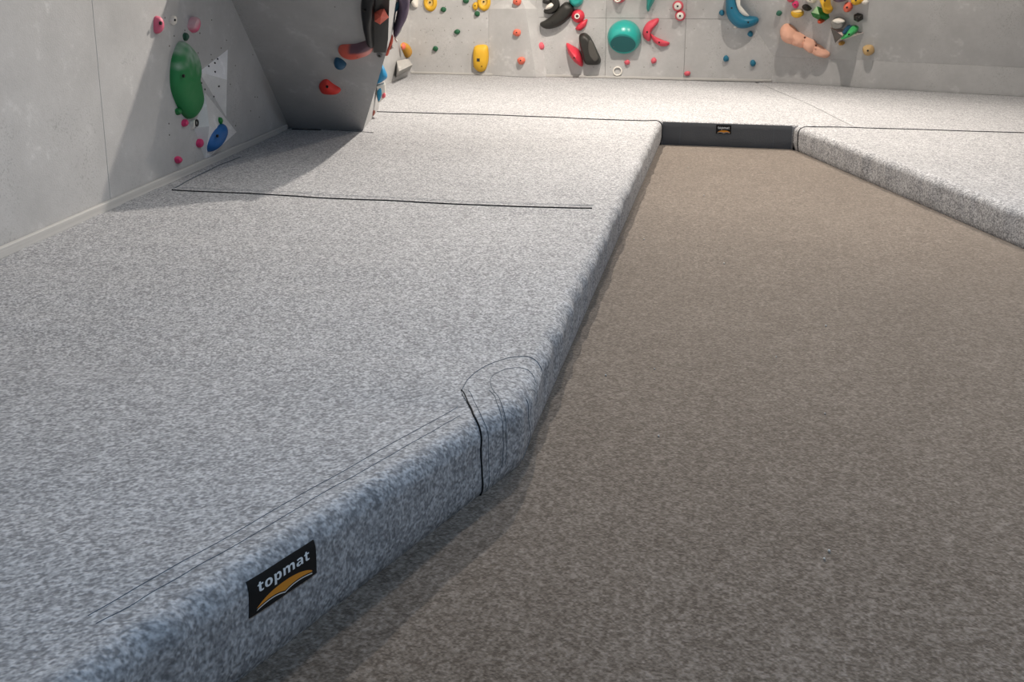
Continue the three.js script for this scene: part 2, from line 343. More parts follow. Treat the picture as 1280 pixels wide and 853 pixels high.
// --- far mat in front of the back wall, split by a slanting joint
const DJ0 = V(0.30, 0, ZB), DJ1 = V(1.115, 0, FARZ + 0.03);
const jointX = z => DJ0.x + (DJ1.x - DJ0.x) * (z - DJ0.z) / (DJ1.z - DJ0.z) + 0.05 * Math.sin((z - DJ0.z) / (DJ1.z - DJ0.z) * Math.PI);
const liftFar = (x, z) => { let y = (vnoise(x * 1.3, z * 1.3, 41) - 0.5) * 0.012 + (vnoise(x * 4, z * 4, 42) - 0.5) * 0.004; y -= 0.012 * (1 - ss(0, 0.035, Math.abs(x - jointX(z)))); return y; };
const farMat = thing('landing_mat', 'wide pale grey landing mat along the back wall with shade painted on its front edge', 'landing mat');
const rightEnd = 0.568;
const SF = matSurface({ t0: 0, t1: 1, nt: 150, r: 0.03, dir: V(0, 0, -1), step: 0.05, run: () => FARZ - ZB - 0.004, lift: liftFar, crease: 0.002, creaseAlong: t => t * 4.6,
  edge: (t, e) => { const z = FARZ - e, a = leftX(z) + 0.004; return V(a + (jointX(z) - 0.004 - a) * t, 0, FARZ); } });
mesh('cover', SF.geometry(), fabric, farMat);
const tOf = x => { let a = 0, b = 1; for (let i = 0; i < 40; i++) { const m = (a + b) / 2; if (SF.at(m, 0.1).x < x) a = m; else b = m; } return a; };
{
  const ta = tOf(EDGE + 0.012), tb = tOf(rightEnd - 0.01), qT = 0.216;
  const frontShade = std({ color: 0x606367, roughness: 0.9, bumpMap: fabricBump, bumpScale: 0.001 });  // shade of the front face put into a colour darker than the cover
  const f = sheet('shaded_front', SF, [[ta, 0.004], [ta, qT]], [[tb, 0.004], [tb, qT]], 10, 40, 0.005, frontShade, farMat, (a, b) => [b * 1.16, a * 0.21]); f.userData.label = 'front face of the mat with its shade painted dark';
  const lt = [tOf(0) , 0]; const xa = SF.pick(895, 163, 0, 1, 0, 0.3), xb = SF.pick(914, 164, 0, 1, 0, 0.3);
  sheet('brand_label', SF, [[xa[0], 0.125], [xa[0], 0.205]], [[xb[0], 0.125], [xb[0], 0.205]], 6, 6, 0.0075, labelMat, farMat, (a, b) => [b, a]).userData.label = 'small black woven label with pale lettering';
  for (const [px] of [[850], [967]]) { const k = SF.pick(px, 168, 0, 1, 0, 0.3)[0]; line('stitching', SF, [[k, 0.01], [k, 0.1], [k, 0.2]], 0.002, thread, farMat, 0.0045, 20); }
}
// --- mat between the slanting joint and the angled wall
const rightWallZ = x => CORNER.z + (x - CORNER.x) * 0.37 / 1.07;
const wedgeMat = thing('landing_mat', 'pale grey landing mat between the slanting joint and the angled wall', 'landing mat');
{
  const x1 = 5.88;
  const SW = matSurface({ t0: 0, t1: 1, nt: 120, r: 0.02, dir: V(0, 0, -1), step: 0.06, crease: 0.0, creaseAlong: t => t * 4.8 + 9, lift: liftFar,
    run: t => { let far = ZB + 0.006; for (let i = 0; i < 30; i++) { const a = jointX(far) + 0.004; far = Math.max(ZB + 0.006, rightWallZ(a + (x1 - a) * t) + 0.006); } return FARZ + 0.03 - far; },
    edge: (t, e) => { const z = FARZ + 0.03 - e; const a = jointX(z) + 0.004; let x = a + (x1 - a) * t; return V(x, 0, FARZ + 0.03); } });
  mesh('cover', SW.geometry(), fabric, wedgeMat);
}
// --- mat on the right of the walkway
const RZ0 = FARZ + 0.034, rEdge = z => rightEnd + (z - FARZ) * 0.364;
const rightMat = thing('landing_mat', 'grey flecked landing mat with a slanting wrinkled side right of the walkway', 'landing mat');
const liftRight = (x, z) => (vnoise(x * 1.2, z * 1.7, 51) - 0.5) * 0.012 + (vnoise(x * 5, z * 5, 52) - 0.5) * 0.003 - 0.006 * (1 - ss(0, 0.05, z - RZ0));
const SR = matSurface({ t0: RZ0, t1: 1.5, nt: 420, r: 0.06, dir: V(1, 0, 0), edge: z => V(rEdge(z), 0, z), run: z => 5.88 - rEdge(z), lift: liftRight, crease: 0.008, step: 0.06 });
mesh('cover', SR.geometry(), fabric, rightMat);
{
  const zs = RZ0 + 0.075; // dark joint over the mat's end
  line('seam', SR, [[zs, 0.0], [zs, 0.1], [zs, SR.Q * 0.8], [zs, SR.Q + 0.05], [zs - 0.02, SR.Q + 0.25], [zs - 0.04, SR.Q + 1.0], [zs - 0.04, SR.Q + 2.5], [zs - 0.04, SR.Q + 4.8]], 0.0045, seamDark, rightMat, 0.003, 140);
}
{ // dark joint where the long mat meets the far mat
  const zs = FARZ + 0.02;
  line('seam', SL, [[zs, 0.0], [zs, 0.1], [zs, SL.Q * 0.85], [zs, SL.Q + 0.1], [zs, SL.Q + 1.0], [zs, SL.Q + 2.95]], 0.0055, seamDark, longMat, 0.004, 160);
}

// ------------------------------------------------------------------ the overhanging prow on the left wall
const PB = onY(453, 164, MAT), PL = hitPlane(362, 163, wallLeft.p0, wallLeft.n).setY(MAT), PT = hitPlane(290, 0, wallLeft.p0, wallLeft.n);
const prowN = PB.clone().sub(PL).cross(PT.clone().sub(PL)).normalize();
const prowU = PB.clone().sub(PL).normalize(), prowV = prowN.clone().cross(prowU).normalize();
const wallProw = { p0: PL.clone(), u: prowU, v: prowV, n: prowN };
const onProw = (px, py, off = 0) => hitPlane(px, py, PL, prowN, off);
const E1 = onProw(484, 62), E2 = onProw(487, 0);
const up = (a, b, y) => a.clone().lerp(b, (y - a.y) / (b.y - a.y));
const TOPY = 1.42, E3 = up(E1, E2, TOPY), PT3 = up(PL, PT, 1.95);
const Bb = onY(473, 137, MAT), Tb = hitPlane(503, 0, V(0, 0, -8.7), V(0, 0, 1));
const Tb3 = V(Tb.x, TOPY, Tb.z);
const wp = struct('wall_prow', 'dark grey overhanging prow leaning out from the left climbing wall', 'wall');
function poly(faces, mat, parent, name, labelUv) { // flat faces, each a list of points, uv in metres on the face
  const pos = [], uv = [];
  for (const f of faces) { const u = f[1].clone().sub(f[0]).normalize(), n = u.clone().cross(f[2].clone().sub(f[0])).normalize(), v = n.clone().cross(u);
    for (let i = 1; i < f.length - 1; i++) for (const p of [f[0], f[i], f[i + 1]]) { pos.push(p.x, p.y, p.z); const d = p.clone().sub(f[0]); uv.push(d.dot(u) + f[0].x * 3, d.dot(v) + f[0].z); } }
  const g = new THREE.BufferGeometry(); g.setAttribute('position', new THREE.Float32BufferAttribute(pos, 3)); g.setAttribute('uv', new THREE.Float32BufferAttribute(uv, 2)); g.computeVertexNormals();
  return mesh(name, g, mat, parent);
}
const paintSide = std({ map: wallMap, roughness: 0.72, side: THREE.DoubleSide });
{
  const inW = p => p.clone().addScaledVector(wallLeft.n, -0.02);
  const pl = inW(PL).addScaledVector(prowU, 0), pt = inW(PT3);
  const PBf = PB.clone().setY(MAT - 0.01), PLf = pl.clone().setY(MAT - 0.01), Bbf = Bb.clone().setY(MAT - 0.01);
  const Mb = hitPlane(478, 62, V(0, 0, -9.0), V(0, 0, 1));
  const wb0 = inW(V(leftX(-9.7), MAT - 0.01, -9.7)), wbT = inW(V(leftX(-9.7), 1.95, -9.7));
  poly([[PLf, PBf, E1, E2, E3, pt]], paintSide, wp, 'panel');
  poly([[PBf, Bbf, Mb, E1], [E1, Mb, Tb, E2], [E2, Tb, Tb3, E3]], paintSide, wp, 'panel');
  poly([[wb0, wbT, Tb3, Tb, Mb, Bbf]], paintSide, wp, 'panel');
  poly([[pt, E3, Tb3, wbT]], paintSide, wp, 'panel');
}
const wallEdge = (() => { const n = V(0.45, 0.0, 0.89).normalize(), v = V(0, 1, 0), u = v.clone().cross(n).normalize(); return (p) => ({ p0: p, u, v, n }); })();

// ------------------------------------------------------------------ climbing holds
const B = wallBack, R = wallRight, LW = wallLeft, PW = wallProw;
const HC = {};
function plastic(hex, rough = 0.55, extra = {}) { const k = hex + '|' + rough + JSON.stringify(extra); return HC[k] ??= std({ color: hex, roughness: rough, bumpMap: wallBump, bumpScale: 0.0006, ...extra }); }
const vc = (rough = 0.7) => HC['vc' + rough] ??= std({ vertexColors: true, roughness: rough });
// coordinates of a pixel on a wall frame, in metres from origin o
function local(w, px, py, o, off = 0) { const p = hitPlane(px, py, w.p0, w.n, off).sub(o); return [p.dot(w.u), p.dot(w.v)]; }
function place(name, label, category, group, w, px, py, sink = 0) {
  const g = thing(name, label, category, group), o = hitPlane(px, py, w.p0, w.n);
  g.applyMatrix4(basis(w, o.clone().addScaledVector(w.n, -sink))); return { g, o };
}
// rounded body over an outline: rings shrink towards the apex while they rise
function puffGeo(pts, depth, { apex = null, p = 2.2, top = 0, smooth = true, n = 44, rings = 10, both = false, bump = 0, paint = null, tilt = [0, 0] } = {}) {
  let out;
  if (smooth) out = new THREE.CatmullRomCurve3(pts.map(q => V(q[0], q[1], 0)), true, 'centripetal').getSpacedPoints(n).slice(0, n).map(v => [v.x, v.y]);
  else { out = []; for (let i = 0; i < pts.length; i++) { const a = pts[i], b = pts[(i + 1) % pts.length]; for (let k = 0; k < 4; k++) out.push([a[0] + (b[0] - a[0]) * k / 4, a[1] + (b[1] - a[1]) * k / 4]); } n = out.length; }
  let ar = 0; for (let i = 0; i < n; i++) { const a = out[i], b = out[(i + 1) % n]; ar += a[0] * b[1] - a[1] * b[0]; } if (ar < 0) out.reverse();
  const c = out.reduce((s, q) => [s[0] + q[0] / n, s[1] + q[1] / n], [0, 0]), ap = apex || c;
  const pos = [], col = [], idx = [], sides = both ? [1, -1] : [1];
  for (const sd of sides) {
    const base = pos.length / 3;
    for (let k = 0; k <= rings; k++) { const f = k / rings, s = Math.cos(f * Math.PI / 2) * (1 - top) + top * (1 - ss(0.9, 1.0, f) ), hh = depth * Math.pow(Math.max(0, 1 - Math.pow(Math.cos(f * Math.PI / 2), p)), 1 / p);
      for (let i = 0; i < n; i++) { const x = c[0] + (out[i][0] - c[0]) * s + (ap[0] - c[0]) * (1 - s), y = c[1] + (out[i][1] - c[1]) * s + (ap[1] - c[1]) * (1 - s);
        const b = bump * (vnoise(x * 22 + 5, y * 22, 61) - 0.5) * f; const z = sd * (hh + b + (x - c[0]) * tilt[0] * f + (y - c[1]) * tilt[1] * f);
        pos.push(x, y, z); if (paint) col.push(...paint(x - c[0], y - c[1], z)); } }
    for (let k = 0; k < rings; k++) for (let i = 0; i < n; i++) { const a = base + k * n + i, b = base + k * n + (i + 1) % n, d = a + n, e = b + n; if (sd > 0) idx.push(a, b, d, b, e, d); else idx.push(a, d, b, b, d, e); }
  }
  let g = new THREE.BufferGeometry(); g.setAttribute('position', new THREE.Float32BufferAttribute(pos, 3));
  g.setAttribute('uv', new THREE.Float32BufferAttribute(pos.filter((_, i) => i % 3 < 2), 2));
  if (paint) g.setAttribute('color', new THREE.Float32BufferAttribute(col, 3));
  g.setIndex(idx);
  if (!smooth) return toCreasedNormals(g, 0.5);
  g.computeVertexNormals(); return g;
}
const boltGeo = new THREE.CylinderGeometry(1, 1, 1, 12).rotateX(Math.PI / 2);
const ringGeo = new THREE.TorusGeometry(1, 0.32, 8, 20);
function bolt(g, x, y, z, r, mat = boltDark) { const b = mesh('bolt', boltGeo, mat, g); b.position.set(x, y, z); b.scale.set(r, r, 0.012); const k = mesh('socket', boltGeo, holeDark, b); k.scale.set(0.55, 0.55, 1.04); return b; }
// hold drawn by its outline in photo pixels on wall w
function hold(w, pxs, depth, mat, label, o = {}) {
  const cx = pxs.reduce((s, p) => s + p[0], 0) / pxs.length, cy = pxs.reduce((s, p) => s + p[1], 0) / pxs.length;
  const { g, o: org } = place(o.name || 'climbing_hold', label, o.cat || 'climbing hold', o.group, w, cx, cy, 0.003);
  const x0 = Math.min(...pxs.map(p => p[0])), x1 = Math.max(...pxs.map(p => p[0]));
  // on the left wall, seen aslant, the near rim shows its foot and the far rim its top
  const pts = pxs.map(p => local(w, p[0], p[1], org, w === LW ? depth * (0.05 + (o.aslant ?? 0.35) * (p[0] - x0) / (x1 - x0)) : (o.lean ?? 0.35) * depth));
  const opt = { ...o }; if (o.apexPx) opt.apex = local(w, ...o.apexPx, org, depth * 0.8);
  const b = mesh('body', puffGeo(pts, depth, opt), mat, g); if (o.bodyLabel) b.userData.label = o.bodyLabel;
  if (o.bolt !== false) { const bp = o.boltPx ? local(w, ...o.boltPx, org, depth * 0.85) : [pts.reduce((s, p) => s + p[0], 0) / pts.length, pts.reduce((s, p) => s + p[1], 0) / pts.length]; bolt(g, bp[0], bp[1], depth * (o.boltDepth ?? 0.99), o.boltR ?? 0.011); }
  return { g, org, pts };
}
// round little hold: centre and half sizes in pixels
function knob(w, cx, cy, rx, ry, depth, mat, label, group, o = {}) {
  const pts = []; const k0 = rnd() * 6; for (let i = 0; i < 9; i++) { const a = i / 9 * Math.PI * 2, j = 1 + (hash(i, Math.round(cx), 71) - 0.5) * 0.22; pts.push([cx + rx * Math.cos(a) * j, cy + ry * Math.sin(a) * j]); }
  return hold(w, pts, depth, mat, label, { group, n: 24, rings: 7, p: 2.6, boltR: 0.008, apexPx: [cx, cy - ry * 0.25], boltPx: [cx, cy - ry * 0.1], ...o });
}
// swept body: centre line in pixels with half widths in pixels; flat against the wall
function sweep(w, path, widths, high, mat, label, o = {}) {
  const mid = path[Math.floor(path.length / 2)];
  const { g, o: org } = place('climbing_hold', label, 'climbing hold', o.group, w, mid[0], mid[1], 0.003);
  const L = path.map(p => local(w, p[0], p[1], org, high * 0.4)), sc = Math.abs(local(w, mid[0] + 1, mid[1], org)[0] - local(w, mid[0], mid[1], org)[0]);
  const curve = new THREE.CatmullRomCurve3(L.map(p => V(p[0], p[1], 0)), false, 'centripetal'), N = 36, K = 18, pos = [], idx = [];
  for (let i = 0; i <= N; i++) { const f = i / N, c = curve.getPoint(f), t = curve.getTangent(f), fi = f * (widths.length - 1), j = Math.min(widths.length - 2, Math.floor(fi)), end = Math.sqrt(Math.max(0, 1 - Math.pow(Math.abs(f * 2 - 1), o.blunt ?? 8)));
    const r = (widths[j] + (widths[j + 1] - widths[j]) * (fi - j)) * sc * (0.03 + 0.97 * end), h = high * (0.15 + 0.85 * end) * (o.rise ? o.rise(f) : Math.min(1, r / (Math.max(...widths) * sc) * 0.5 + 0.5));
    for (let k = 0; k < K; k++) { const a = k / (K - 1) * Math.PI, ca = Math.sign(Math.cos(a)) * Math.pow(Math.abs(Math.cos(a)), o.square ?? 0.8), sa = Math.pow(Math.sin(a), o.square ?? 0.8); pos.push(c.x - t.y * r * ca, c.y + t.x * r * ca, h * sa); } }
  for (let i = 0; i < N; i++) for (let k = 0; k < K - 1; k++) { const a = i * K + k, b = a + K; idx.push(a, a + 1, b, b, a + 1, b + 1); }
  const gg = new THREE.BufferGeometry(); gg.setAttribute('position', new THREE.Float32BufferAttribute(pos, 3)); gg.setAttribute('uv', new THREE.Float32BufferAttribute(pos.filter((_, i) => i % 3 < 2), 2)); gg.setIndex(idx); gg.computeVertexNormals();
  const nn = gg.attributes.normal; let s = 0; for (let i = 0; i < nn.count; i++) s += nn.getZ(i); if (s < 0) { const ix = gg.index.array; for (let i = 0; i < ix.length; i += 3) { const q = ix[i]; ix[i] = ix[i + 1]; ix[i + 1] = q; } gg.computeVertexNormals(); }
  mesh('body', gg, mat, g);
  for (const f of o.bolts || []) { const c = curve.getPoint(f), fi = f * (widths.length - 1), j = Math.min(widths.length - 2, Math.floor(fi)); bolt(g, c.x, c.y, high * (o.rise ? o.rise(f) : 0.92), 0.011); }
  return { g, org };
}
// flat-faced volume: vertices [px, py, height above the wall], faces by index
function volume(w, verts, faces, mat, label, o = {}) {
  const cx = verts.reduce((s, p) => s + p[0], 0) / verts.length, cy = verts.reduce((s, p) => s + p[1], 0) / verts.length;
  const { g, o: org } = place(o.name || 'climbing_volume', label, o.cat || 'climbing volume', o.group, w, cx, cy, 0.002);
  const P = verts.map(([px, py, h]) => { const l = local(w, px, py, org, h); return V(l[0], l[1], h); });
  const mats = Array.isArray(mat) ? mat : faces.map(() => mat);
  faces.forEach((f, i) => { const pts = f.map(k => P[k]); const n = pts[1].clone().sub(pts[0]).cross(pts[2].clone().sub(pts[0])); if (n.z < 0) pts.reverse(); poly([pts], mats[i], g, 'facet'); });
  return { g, org, P };
}
function ringOn(g, x, y, z, r, mat, name = 'washer') { const m = mesh(name, ringGeo, mat, g); m.position.set(x, y, z); m.scale.setScalar(r); return m; }
function domeGeo(r, h, n = 32) { return new THREE.SphereGeometry(r, n, 14, 0, Math.PI * 2, 0, Math.PI / 2).rotateX(Math.PI / 2).scale(1, 1, h / r); }

const green = plastic(0x1f5a3c), blue = plastic(0x1d6f8c), pink = plastic(0xd9606e), hot = plastic(0xd83a72), coral = plastic(0xe2705a), red = plastic(0xcf3447, 0.45), black = plastic(0x242320, 0.5), yellow = plastic(0xd8a92a), teal = plastic(0x2aa39b, 0.3), white = plastic(0xe6e2da), grey = plastic(0x8c8a86, 0.8), peach = plastic(0xebb59d, 0.75), orange = plastic(0xd2563a), purple = plastic(0x66586c, 0.7), darkTeal = plastic(0x1f6a6c, 0.6);

// ---- back wall, left bay
const footG = 'small dark green footholds on the back wall';
for (const [x, y, l] of [[554, 12, 'small dark green foothold between the two ring shaped yellow holds'], [582, 1, 'small dark green foothold level with the ring shaped yellow holds'], [596, 17, 'small dark green foothold right under a small yellow hold'], [571, 40, 'small dark green foothold midway between the yellow ring and the upright yellow hold'], [544, 61, 'small dark green foothold low on the back wall toward the grey block volume']]) knob(B, x, y, 3.6, 3.4, 0.045, green, l, footG, { bolt: false });
{ // big yellow jug
  const h = hold(B, [[591, 66], [593, 58], [600, 56], [608, 57], [610, 66], [609, 80], [605, 89], [598, 90], [592, 84], [591, 75]], 0.1, yellow, 'large upright yellow hold standing at the foot of the back wall', { bolt: false, p: 2.6, bump: 0.012 });
  const pk = local(B, 598, 75, h.org, 0.09); const s = mesh('bolt_pocket', new THREE.BoxGeometry(0.04, 0.04, 0.02), holeDark, h.g); s.position.set(pk[0], pk[1], 0.093);
  const b2 = local(B, 602, 83, h.org, 0.09); bolt(h.g, b2[0], b2[1], 0.085, 0.008);
}
function donut(cx, cy, rx, ry, label) { // ring shaped yellow hold
  const { g, o } = place('climbing_hold', label, 'climbing hold', undefined, B, cx, cy, 0.01);
  const sc = Math.abs(local(B, cx + 1, cy, o)[0] - local(B, cx, cy, o)[0]);
  const m = mesh('body', new THREE.TorusGeometry(1, 0.48, 14, 30), yellow, g); m.scale.set(rx * sc / 1.48, ry * sc / 1.48, 0.1);
  mesh('core', boltGeo, plastic(0xe0c070), g).scale.set(rx * sc * 0.4, ry * sc * 0.4, 0.05); bolt(g, 0, 0, 0.03, 0.012);
}
donut(538, 3, 8.5, 11, 'ring shaped yellow hold high on the back wall beside a striped hold');
donut(605, 2, 8.5, 11.5, 'ring shaped yellow hold on the back wall with a small yellow hold beside it');
knob(B, 594, 7.5, 3.5, 5, 0.05, yellow, 'small yellow hold tucked against a ring shaped yellow hold');
{ // black and white chip by the first ring
  const h = hold(B, [[512, -6], [516, -8], [521, -4], [522, 4], [521, 10], [517, 9], [513, 2]], 0.07, white, 'white hold with a black band next to a ring shaped yellow hold', { bolt: false });
  const k = local(B, 514, -1, h.org, 0.05); mesh('band', puffGeo([[-0.05, -0.05], [0.04, -0.03], [0.06, 0.04], [-0.03, 0.07]], 0.075, {}), black, h.g).position.set(k[0], k[1], 0.01);
}
// wedge volume bolted on as part of the back wall
{
  const A = (px, py, h) => { const p = hitPlane(px, py, B.p0, B.n, h); return p; };
  const a = A(611, 11, 0.003), b = A(657, 11, 0.13), c = A(670, 93, 0.13), d = A(611, 93, 0.003), e = A(646, -12, 0.003), f = A(672, 11, 0.0), g = A(684, 93, 0.0);
  d.y = c.y = g.y = MAT + 0.004;
  poly([[d, c, b, a]], paint, wb, 'facet'); poly([[a, b, e]], paint, wb, 'facet'); poly([[c, g, f, b]], paint, wb, 'facet'); poly([[b, f, e]], paint, wb, 'facet');
}
const wedgeN = (() => { const a = hitPlane(611, 50, B.p0, B.n, 0.003), c = hitPlane(663, 50, B.p0, B.n, 0.13), u = c.sub(a).normalize(), v = V(0, 1, 0); return { p0: a, u, v, n: u.clone().cross(v).normalize() }; })();
for (const [x, y, r, l] of [[646, 41, 4.8, 'small coral foothold halfway up the wedge facet'], [651, 76, 4.6, 'small coral foothold low on the wedge beside the black egg shaped hold'], [646, 2, 5, 'small coral foothold at the sloping top of the wedge']]) knob(wedgeN, x, y, r, r, 0.06, coral, l, 'coral footholds on the wedge', { bolt: true });
// ---- back wall, middle
for (const [x, y, rx, ry, l] of [[675.5, 58, 5, 5.2, 'small pink foothold between the wedge and the red shield shaped hold'], [817, 76, 3.6, 4, 'small pink foothold below the red tapered hold'], [784, 78, 3.6, 3.2, 'small pink foothold directly under the teal dome'], [859, 92, 4, 3.2, 'small pink foothold right at the foot of the back wall'], [665.5, 30.5, 2.6, 2.6, 'tiny pink foothold beside the tip of the black tusk']]) knob(B, x, y, rx, ry, 0.05, pink, l, 'pink footholds on the back wall', { bolt: false });
hold(B, [[661, 84], [663, 76], [667, 74], [671, 78], [672, 84], [669, 90], [665, 92], [662, 89]], 0.12, black, 'black egg shaped hold at the foot of the back wall by the wedge', { apexPx: [666, 84], bolt: true, boltPx: [667, 82] });
sweep(B, [[674, 30], [683, 30.5], [694, 26], [704, 17], [713, 4]], [2.5, 6, 8, 9, 8], 0.13, black, 'long black tusk shaped hold curving up under a striped hold', { bolts: [0.45, 0.75], blunt: 10 });
{ // striped black and white hold
  const h = sweep(B, [[679, 14], [689, 13], [695, 7], [693, 0], [690, -8]], [3.5, 4, 4.5, 4.5, 4], 0.07, black, 'hook shaped black and white hold above the black tusk', { square: 0.5 });
  const q = local(B, 687, 8, h.org, 0.05); mesh('white_inlay', puffGeo([[-0.065, -0.04], [0.03, -0.03], [0.07, 0.03], [0.02, 0.05], [-0.05, 0.0]], 0.085, {}), white, h.g).position.set(q[0], q[1], 0.004);
  const q2 = local(B, 683, 1.5, h.org, 0.05); mesh('claw', puffGeo([[-0.05, -0.025], [0.05, -0.03], [0.06, 0.02], [-0.05, 0.03]], 0.07, {}), black, h.g).position.set(q2[0], q2[1], 0.004);
}
{ const h = hold(B, [[711, -4], [716, -8], [725, -8], [729, -2], [727, 5], [720, 9], [713, 5]], 0.11, teal, 'small teal dome hold just above a red ring hold', { bolt: false, top: 0.35 }); }
{ // red disc with white washer, and leaf
  const { g, o } = place('climbing_hold', 'round red hold with a white ring round its bolt', 'climbing hold', undefined, B, 722.5, 20, 0.004);
  mesh('body', domeGeo(0.085, 0.08), red, g); ringOn(g, 0, 0.0, 0.082, 0.026, white); bolt(g, 0, 0, 0.08, 0.014);
}
sweep(B, [[719, 36], [724, 34.5], [729, 30], [734, 24]], [2, 4, 4, 1.5], 0.06, red, 'thin red leaf shaped hold below the round red hold', { blunt: 4 });
hold(B, [[707, 54], [714, 57], [722, 62], [726, 69], [728, 78], [727, 84], [721, 81], [714, 74], [709, 66]], 0.2, red, 'red pointed shield shaped hold beside the tall black hold', { apexPx: [720, 72], boltPx: [718, 72], boltDepth: 0.97, p: 1.6 });
{
  const h = hold(B, [[724, 44], [729, 41], [735, 44], [741, 53], [746, 64], [750.5, 75], [749, 80], [740, 81.5], [732, 80], [728, 68], [724.5, 54]], 0.15, black, 'tall black hold with a scooped grey face', { top: 0.45, p: 3, bolt: false });
  const s = [[737, 50], [741, 54], [745, 64], [748, 73], [744, 76.5], [738, 71], [735.5, 62]].map(p => local(B, ...p, h.org, 0.14));
  mesh('scoop', puffGeo(s, 0.012, { p: 3 }), plastic(0x4c4a46, 0.4), h.g).position.z = 0.146; 
}
{ // teal bowl shaped hold with a flat cut face looking down
  const { g, o } = place('climbing_hold', 'big teal dome hold with a flat cut underside', 'climbing hold', undefined, B, 780.5, 46, 0.004);
  const sc = Math.abs(local(B, 781, 46, o)[0] - local(B, 780, 46, o)[0]), r = 21 * sc, H = 0.24;
  const pos = [], idx = [], NA = 48, NR = 16; // dome clipped by a plane that faces down and out
  const pn = V(0, -0.576, 0.818).normalize(), pd = 0.165;
  const clip = p => { const d = p.dot(pn) - pd; return d > 0 ? p.clone().addScaledVector(pn, -d) : p; };
  for (let k = 0; k <= NR; k++) for (let i = 0; i < NA; i++) { const a = i / NA * Math.PI * 2, f = k / NR * Math.PI / 2; const p = V(Math.cos(a) * Math.cos(f) * r, Math.sin(a) * Math.cos(f) * r, H * Math.pow(Math.sin(f), 0.8)); const c = clip(p); pos.push(c.x, c.y, Math.max(0, c.z)); }
  for (let k = 0; k < NR; k++) for (let i = 0; i < NA; i++) { const a = k * NA + i, b = k * NA + (i + 1) % NA; idx.push(a, b, a + NA, b, b + NA, a + NA); }
  const gg = new THREE.BufferGeometry(); gg.setAttribute('position', new THREE.Float32BufferAttribute(pos, 3)); gg.setAttribute('uv', new THREE.Float32BufferAttribute(pos.filter((_, i) => i % 3 < 2), 2)); gg.setIndex(idx);
  mesh('body', toCreasedNormals(gg, 0.45), teal, g);
  // cut face as a disc just proud of the cut
  const el = []; for (let i = 0; i < 40; i++) { const a = i / 40 * Math.PI * 2; el.push(new THREE.Vector2(Math.cos(a) * 0.158, Math.sin(a) * 0.128)); }
  const disc = mesh('cut_face', new THREE.ExtrudeGeometry(new THREE.Shape(el), { depth: 0.004, bevelEnabled: false }), darkTeal, g); disc.userData.label = 'dark teal matt cut face';
  disc.quaternion.setFromUnitVectors(V(0, 0, 1), pn); disc.position.set(0, -0.082, (pd + 0.0005 - 0.576 * 0.082) / 0.818); bolt(g, -0.12, -0.115, 0.118, 0.01, steel);
}
hold(B, [[803, 44], [804, 36], [809, 28], [817, 24], [823, 23], [823, 28], [817, 35], [813, 42], [813, 50], [810, 52], [806, 49]], 0.09, plastic(0xd94a5c, 0.5), 'red boomerang shaped hold to the side of the teal dome', { boltPx: [809, 40], boltDepth: 0.95 });
hold(B, [[813, 42], [819, 46], [828, 50], [837, 54], [835, 57], [826, 58], [819, 54], [815, 49]], 0.08, plastic(0xd94a5c, 0.5), 'red tapered hold pointing away below the boomerang hold', { boltPx: [824, 53], boltDepth: 0.95 });
{ const { g } = place('climbing_hold', 'thin white ring at the foot of the back wall', 'climbing hold', undefined, B, 772, 89, -0.012); mesh('ring', new THREE.TorusGeometry(0.052, 0.009, 8, 32), white, g); }
{ const h = hold(B, [[765, -3], [768, -8], [778, -8], [782, -3], [779, 2], [773, 4], [768, 2]], 0.12, pink, 'pink dome hold with a white face above the teal dome', { bolt: false }); ringOn(h.g, 0, 0.0, 0.12, 0.035, white); }
hold(B, [[807, -10], [813, -8], [820, -9], [819, -2], [814, 8], [810, 15], [808, 12], [808, 2]], 0.13, plastic(0x2b8f88, 0.4), 'teal spike shaped hold hanging above the red boomerang hold', { boltPx: [813, -3] });
for (const [x, y, r, l] of [[847.5, 7.5, 6.6, 'upper of two touching pink holds with white faces'], [850.5, 19.5, 6.4, 'lower of two touching pink holds with white faces']]) { const { g } = place('climbing_hold', l, 'climbing hold', 'pair of pink holds with white faces', B, x, y, 0.004); const q = r * 0.0103; mesh('body', domeGeo(q, 0.09), pink, g); const f = mesh('white_face', domeGeo(q * 0.66, 0.02), white, g); f.position.z = 0.078; bolt(g, 0, 0, 0.095, 0.013); }
// ---- back wall, right
{ const { g, org } = sweep(B, [[914, -14], [914, 6], [918, 19], [927, 27], [938, 27], [949, 24]], [6, 7, 9, 9, 7, 5], 0.2, plastic(0x17708f, 0.45), 'large blue crescent hold with a white chalked inner edge', { bolts: [0.25, 0.75] });
  const s = [[920, -12], [925, -6], [925, 6], [928, 15], [937, 20], [931, 20], [924, 15], [920, 4]].map(p => local(B, ...p, org, 0.14)); mesh('chalked_edge', puffGeo(s, 0.03, {}), white, g).position.z = 0.125; }
for (const [x, y, l] of [[902, 16, 'small dark blue foothold beside the outer curve of the blue crescent'], [938, 42.5, 'small dark blue foothold just below the tip of the blue crescent'], [907.5, 73.5, 'small dark blue foothold low on the back wall, further from the corner'], [941, 79, 'small dark blue foothold low on the back wall close to the corner']]) knob(B, x, y, 3.6, 4, 0.055, blue, l, 'dark blue footholds on the back wall', { bolt: false });
knob(B, 919, 34, 2.2, 1.8, 0.03, white, 'tiny white chip under the blue crescent hold', undefined, { bolt: false, name: 'climbing_hold' });

